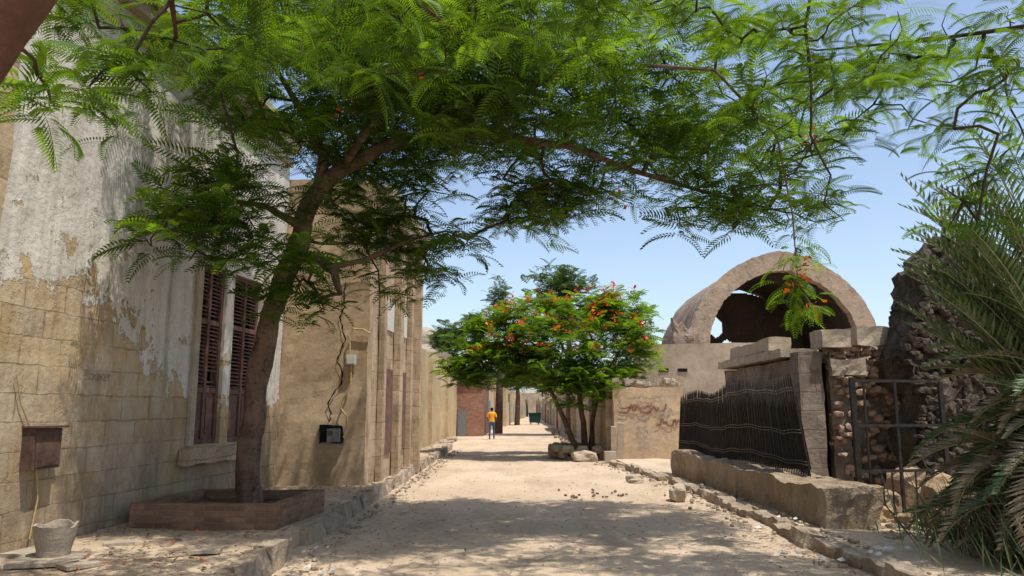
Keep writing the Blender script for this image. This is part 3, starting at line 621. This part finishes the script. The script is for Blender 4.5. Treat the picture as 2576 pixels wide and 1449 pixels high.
# near tree on the left, overhanging
T2=empty('poinciana_tree',(-3.7,2.6,.2))
c2=[[((-4.1,2.2,.1),.26),((-3.8,2.4,1.2),.22),((-3.25,2.7,2.1),.2),((-2.62,3.0,2.85),.185),((-2.2,3.05,3.5),.16),((-1.8,3.1,4.3),.11),((-1.2,3.6,5),.07),((-.2,4.6,5.4),.04),((.8,5.6,5.5),.02)],
    [((-2.0,3.05,3.8),.06),((-2.1,3.8,4.3),.04),((-2.4,4.8,4.6),.025),((-2.8,5.8,4.7),.015)],
    [((-1.5,3.3,4.6),.06),((-1.3,4.3,4.9),.04),((-1,5.4,5.0),.025),((-.5,6.5,5.1),.015)]]
c2=[rough_chain(c_) for c_ in c2]
t2=blob((-1.8,5.6,4.85),(2.0,1.2,.4),50,lambda p:p.x>wx(p.y)+.4)+blob((.4,5.9,5.2),(1.6,1.2,.35),30)+blob((-2.9,5.2,4.05),(.4,.5,.35),9)+blob((-2.62,3.95,3.4),(.12,.25,.15),4)+blob((-1,2,5.6),(2.5,2.5,.6),32)
bA,tA=Acc(),Acc(); grow(c2,t2,bA,tA,14,.0045); bA.build('trunk_and_limbs',m_bark2,T2,True); tA.build('twigs',m_twig,T2,True)
leaves_at(t2,7,.5,TPLN,m_leaf,T2,'foliage',up=.05)
# near tree on the right (trunk beyond the frame), hanging sprays
T3=empty('poinciana_tree',(6.4,4.0,0))
c3=[[((6.4,4,0),.2),((6.3,4.2,1.8),.17),((6.0,4.5,3.5),.14),((5.6,5.0,5),.08),((4.7,5.8,6.0),.04),((3.4,6.2,6.5),.025),((2.2,6.8,6.5),.015)],
    [((5.7,4.9,4.7),.04),((5.0,6.0,5.0),.025),((4.2,7.0,5.3),.017),((3.4,7.8,5.6),.01)],
    [((3.0,6.4,6.5),.02),((2.92,6.9,5.4),.016),((2.98,7,4.8),.013),((2.92,7,4.3),.012),((3.12,7.0,3.9),.010),((3.02,7,3.6),.008),((3.2,7,3.45),.004)],
    [((3.0,7,4.3),.010),((2.8,7.1,3.95),.007),((2.6,7.2,3.9),.004)]]
c3=[rough_chain(c_,5,.1,3.) for c_ in c3]
t3=blob((4.3,6.8,5.0),(1.3,1.0,.8),52)+blob((2.4,7.1,5.6),(1.3,1.,.45),32)+blob((3.3,7.3,5.0),(1,.8,.8),20)+blob((4.9,7.6,4.1),(.6,.7,.35),10)+blob((4.6,7.4,3.6),(.6,.5,.2),5)+blob((3.0,7.1,3.75),(.25,.2,.22),4)
bA,tA=Acc(),Acc(); grow(c3,t3,bA,tA,8,.004); bA.build('trunk_and_limbs',m_twig,T3,True); tA.build('twigs',m_twig,T3,True)
leaves_at(t3,7,.42,TPLN,m_leaf,T3,'foliage',up=.10,tmul=1.4,pw=1.4)
# ------------------------------------------------------------ small flowering tree
T4=empty('flowering_peacock_tree',(2.3,26,0))
c4=[[((2.5,26,.2),.12),((2.45,26,1.2),.10),((2.3,26,2.2),.09),((2.0,26,3.2),.06),((1.6,26,4.2),.03)],[((2.2,25.8,.2),.1),((1.8,25.7,1.2),.085),((1.3,25.6,2.3),.07),((.4,25.6,3.1),.04),((-.8,25.6,3.4),.02)],
    [((2.7,26.2,.2),.09),((2.8,26.2,1.4),.08),((3.1,26.3,2.6),.06),((3.9,26.3,3.8),.03)],[((2.3,26,2.2),.06),((2.6,25,3),.045),((2.8,24.4,3.8),.025)]]
c4=[rough_chain(c_) for c_ in c4]
t4=blob((1.5,26,3.6),(3.7,2.6,1.95),340,lambda p:p.z>2.4,.45)+blob((-1.5,25.6,3.0),(1.2,1,.8),50)+blob((2.3,24.6,2.5),(1.5,.9,.8),60)+blob((4.1,26,4.7),(1.2,1.2,.8),40)+blob((3.1,25,5.1),(.9,1,.5),20)+blob((.5,24.8,3.6),(1.6,.9,1.2),75)
bA,tA=Acc(),Acc(); grow(c4,t4,bA,tA,9,.005); bA.build('trunk_and_limbs',m_bark,T4,True); tA.build('twigs',m_twig,T4,True)
leaves_at(t4,10,.5,TPLF,m_leaf,T4,'foliage',up=.3,tmul=1.1,pw=1.3)
top=[p+Vector((0,-.25,.25)) for p in t4 if p.z>3.2 and (p.y<25.0 or p.z>4.9)]
flowers(random.sample(top,min(95,len(top))),9,.08,T4)
a=Acc()
for i in range(26):
    t_=6.283*i/26; a.rock((2.4+1.0*math.cos(t_),25.6+1.1*math.sin(t_),.18+.15*(i%2)),(U(.3,.5),U(.25,.4),U(.25,.35)),i,2)
a.build('stone_planter_ring',m_low)
a=Acc(); a.box((3.15,23.6,.55),(.16,.08,1.1),Matrix.Rotation(.15,3,'X')); a.box((3.38,23.7,.6),(.2,.07,1.2),Matrix.Rotation(.12,3,'X')@Matrix.Rotation(.05,3,'Y')); a.box((3.0,23.3,.2),(.35,.3,.3)); a.build('leaning_stone_slabs',m_pale)
# distant trees
def ftree(name,x,y,h,blobs,n,sz=.9):
    e_=empty(name,(x,y,0)); tg=[]
    for c,r in blobs: tg+=blob(c,r,n)
    bA,tA=Acc(),Acc(); grow([[((x,y,0),.3),((x+.1,y,h*.4),.22),((x,y+.1,h*.7),.1)]],tg,bA,tA,8,.008); bA.build('trunk',m_bark,e_,True); tA.build('twigs',m_twig,e_)
    leaves_at(tg,12,sz,TPLF,m_leaf2,e_,'foliage',up=.4,spread=.3,pw=1.2)
ftree('street_tree',3.5,46,10,[((3.1,46,9.2),(1.9,1.6,1.4)),((3.6,46,7),(2.3,2,1.6)),((5.6,47,7.2),(1.3,1,1.))],48,.8)
ftree('cypress_tree',-.9,50,9.5,[((-.9,50,8.2),(.6,.6,2.0)),((-2.4,51,7.2),(.8,.8,.9))],34,.6)
ftree('acacia_tree',-5,52,7,[((-4.4,52,6.3),(1.5,1.4,1.2))],60,.7)
ftree('street_tree',.5,75,7,[((.5,75,5.2),(2,2,1.8))],60,.9)
ftree('street_tree',6,150,9,[((6,150,7),(6,3,3)),((-6,160,6),(5,3,3))],60,1.8)
# ------------------------------------------------------------ palm
Pm=empty('date_palm',(6.2,8.0,0))
def frond(base,yaw,el,L,curl,mtl):
    n=46; pts=[]; p=Vector(base); e_=el; d=L/n
    for i in range(n+1):
        pts.append(p.copy()); v=Vector((math.cos(yaw)*math.cos(e_),math.sin(yaw)*math.cos(e_),math.sin(e_))); p=p+v*d; e_-=curl/n*(.4+1.2*i/n)
    (rach).tube(pts[::3]+[pts[-1]],[.02*(1-.85*k/(len(pts[::3]))) for k in range(len(pts[::3])+1)],5,False)
    for i in range(5,n+1):
        t=i/n; v=(pts[i]-pts[i-1]).normalized(); side=v.cross(Vector((0,0,1))); side=side.normalized() if side.length>.05 else Vector((1,0,0)); up=side.cross(v)
        l=.46*math.sin(math.pi*min(.93,t*.75+.2))*U(.85,1.1)*min(1,L/2.6)
        for s in(-1,1):
            dd=(v*.8+side*s*(.7+U(-.12,.12))+up*(.35+U(-.2,.2))).normalized(); w=v.cross(dd).cross(dd).normalized()*.013+up*.004
            mtl.append((pts[i],dd*l,w))
rach=Acc(); gl=[]; dl=[]; base=(6.2,8.0,.7)
def fb(z0,z1): return (base[0]+U(-.25,.25),base[1]+U(-.3,.3),U(z0,z1))
for i in range(84):
    yaw=math.radians(U(110,250)) if i%5 else math.radians(U(-90,90)); el=U(0,1); frond(fb(.6,1.8),yaw,math.radians(55+33*el),2.3+1.7*el*U(.7,1),U(.25,.9),gl)
for i in range(78): frond(fb(.2,1.9),math.radians(U(130,260)),math.radians(U(-5,60)),U(1.1,1.95),U(.6,1.5),gl)
for i in range(38): frond(fb(.3,1.5),math.radians(U(140,245)),math.radians(U(0,65)),U(1.2,2.1),U(.8,2.0),dl)
rach.build('frond_ribs',flat_mat('frond_rib',(.24,.23,.11),.7),Pm,True)
def leaflets(lst,name,mt,par):
    vs=[];tn=[]
    for q,d,w in lst:
        vs+=[q,q+d*.4+w,q+d+Vector((0,0,-.06*d.length)),q+d*.4-w]; tn+=[U(0,1)]*4
    me=bpy.data.meshes.new(name); me.from_pydata([tuple(v) for v in vs],[],[(4*i,4*i+1,4*i+2,4*i+3) for i in range(len(lst))]); me.update()
    at=me.attributes.new('tint','FLOAT','POINT'); at.data.foreach_set('value',tn); link(me,name,mt,par)
leaflets(gl,'green_fronds',m_palm,Pm); leaflets(dl,'dry_fronds',m_dry,Pm)
a=Acc()
for i in range(140):
    t_=U(0,6.28); z=U(0,1.1); r_=.3-.08*z; R=Matrix.Rotation(t_,3,'Z')@Matrix.Rotation(.5,3,'Y'); a.box((6.2+r_*math.cos(t_),8.0+r_*math.sin(t_),z),(.05,.14,.28),R,.6)
a.tube([(6.2,8.0,0),(6.2,8.0,1.5)],[.3,.2],12); a.build('trunk',m_bark,Pm)
gr=[];gg=[]
for i in range(3400):
    x,y=5.85+random.gauss(0,.5),7.7+random.gauss(0,.8); (gr if i%3 else gg).append((Vector((x,y,.08)),Vector((U(-.5,.4),U(-.4,.4),U(.3,1.0)))*U(.4,1.1),Vector((.012,.004,0))))
e_=empty('dry_brush',(6,7.9,0)); leaflets(gg,'dry_stems',m_dry,e_); leaflets(gr,'green_stems',m_palm,e_)
# ------------------------------------------------------------ person
def person(loc):
    e_=empty('walking_man',loc); V=[];E=[];Rr=[]
    def add(p,r,par=None):
        V.append(p);Rr.append(r)
        if par is not None:E.append((par,len(V)-1))
        return len(V)-1
    pel=add((0,0,.93),(.16,.11)); w=add((0,0,1.08),(.145,.1),pel); c=add((0,.0,1.27),(.18,.12),w); s=add((0,0,1.40),(.15,.09),c); nk=add((0,.01,1.47),(.055,.055),s); h1=add((0,.025,1.55),(.07,.08),nk); h2=add((0,.02,1.64),(.078,.095),h1); add((0,.01,1.70),(.06,.07),h2)
    add((0,.12,1.585),(.014,.014),h1)
    for sg in(-1,1):
        add((sg*.085,.01,1.6),(.012,.02),h2)
        sh_=add((sg*.19,0,1.38),(.062,.062),s); el=add((sg*.25,-.02,1.12),(.045,.045),sh_); wr=add((sg*.2,.16,1.0),(.03,.03),el); pa=add((sg*.185,.22,.98),(.036,.018),wr)
        for k in range(4): f1=add((sg*(.165+.016*k),.285-.008*abs(k-1.5),.965),(.009,.009),pa); add((sg*(.165+.016*k),.315-.01*abs(k-1.5),.94),(.008,.008),f1)
        add((sg*.14,.25,.985),(.01,.01),pa)
        hp=add((sg*.095,0,.86),(.1,.1),pel); kn=add((sg*.11,.02+.06*sg,.5),(.065,.065),hp); an=add((sg*.115,-.02+.07*sg,.1),(.045,.045),kn); add((sg*.12,.1+.07*sg,.035),(.045,.03),an)
    me=bpy.data.meshes.new('body'); me.from_pydata(V,E,[]); o=link(me,'tmp',None); 
    m=o.modifiers.new('s','SKIN'); 
    for i,r_ in enumerate(Rr): me.skin_vertices[0].data[i].radius=r_; me.skin_vertices[0].data[i].use_root=(i==0)
    o.modifiers.new('ss','SUBSURF').levels=1
    ev=o.evaluated_get(bpy.context.evaluated_depsgraph_get()); m2=bpy.data.meshes.new_from_object(ev); bpy.data.objects.remove(o)
    b=link(m2,'body',None,None,True); m2.materials.clear()
    for mm in(flat_mat('orange_shirt',(.78,.36,.03),.8),flat_mat('blue_jeans',(.05,.10,.17),.8),flat_mat('skin',(.20,.11,.07),.6),flat_mat('dark_hair',(.012,.01,.009),.8),m_dark): m2.materials.append(mm)
    for p in m2.polygons:
        x,y,z=p.center; i=0
        if z<.06: i=4
        elif z<.95 and abs(x)<.2 and y<.15: i=1
        elif z>1.60 or (z>1.52 and y<.03 ): i=3
        elif z>1.46: i=2
        elif abs(x)>.12 and (y>.03 and z<1.15 or (z<1.2 and abs(x)>.2)): i=2
        p.material_index=i
    b.parent=e_
person((-1.08,40.5,0))
# ------------------------------------------------------------ light, sky, camera
w=bpy.data.worlds.new('World'); S.world=w; w.use_nodes=True; nt=w.node_tree
sk=nt.nodes.new('ShaderNodeTexSky'); sk.sky_type='NISHITA'; sk.sun_disc=False
sd=Vector((.28,-.22,.935)).normalized()
sk.sun_elevation=math.asin(sd.z); sk.sun_rotation=math.atan2(sd.x,sd.y); sk.air_density=1.0; sk.dust_density=1.6; sk.altitude=20
hs=nt.nodes.new('ShaderNodeHueSaturation'); hs.inputs['Saturation'].default_value=.92; hs.inputs['Value'].default_value=1.4
nt.links.new(sk.outputs[0],hs.inputs['Color']); nt.links.new(hs.outputs[0],nt.nodes['Background'].inputs[0]); nt.nodes['Background'].inputs[1].default_value=.15
sl=bpy.data.lights.new('sun','SUN'); sl.energy=5; sl.angle=math.radians(.5); sl.color=(1,.95,.86)
so=bpy.data.objects.new('sun',sl); S.collection.objects.link(so); so.rotation_euler=sd.to_track_quat('Z','Y').to_euler(); so.location=(5,-5,30)
cam=bpy.data.cameras.new('camera'); cam.lens=26.2; cam.sensor_width=36; cam.clip_end=3000; cam.clip_start=.05
co=bpy.data.objects.new('camera',cam); S.collection.objects.link(co); co.location=(0,0,1.65); co.rotation_euler=(math.radians(90+9.17),0,0); S.camera=co
S.view_settings.view_transform='Standard'; S.view_settings.look='None'; S.view_settings.exposure=0
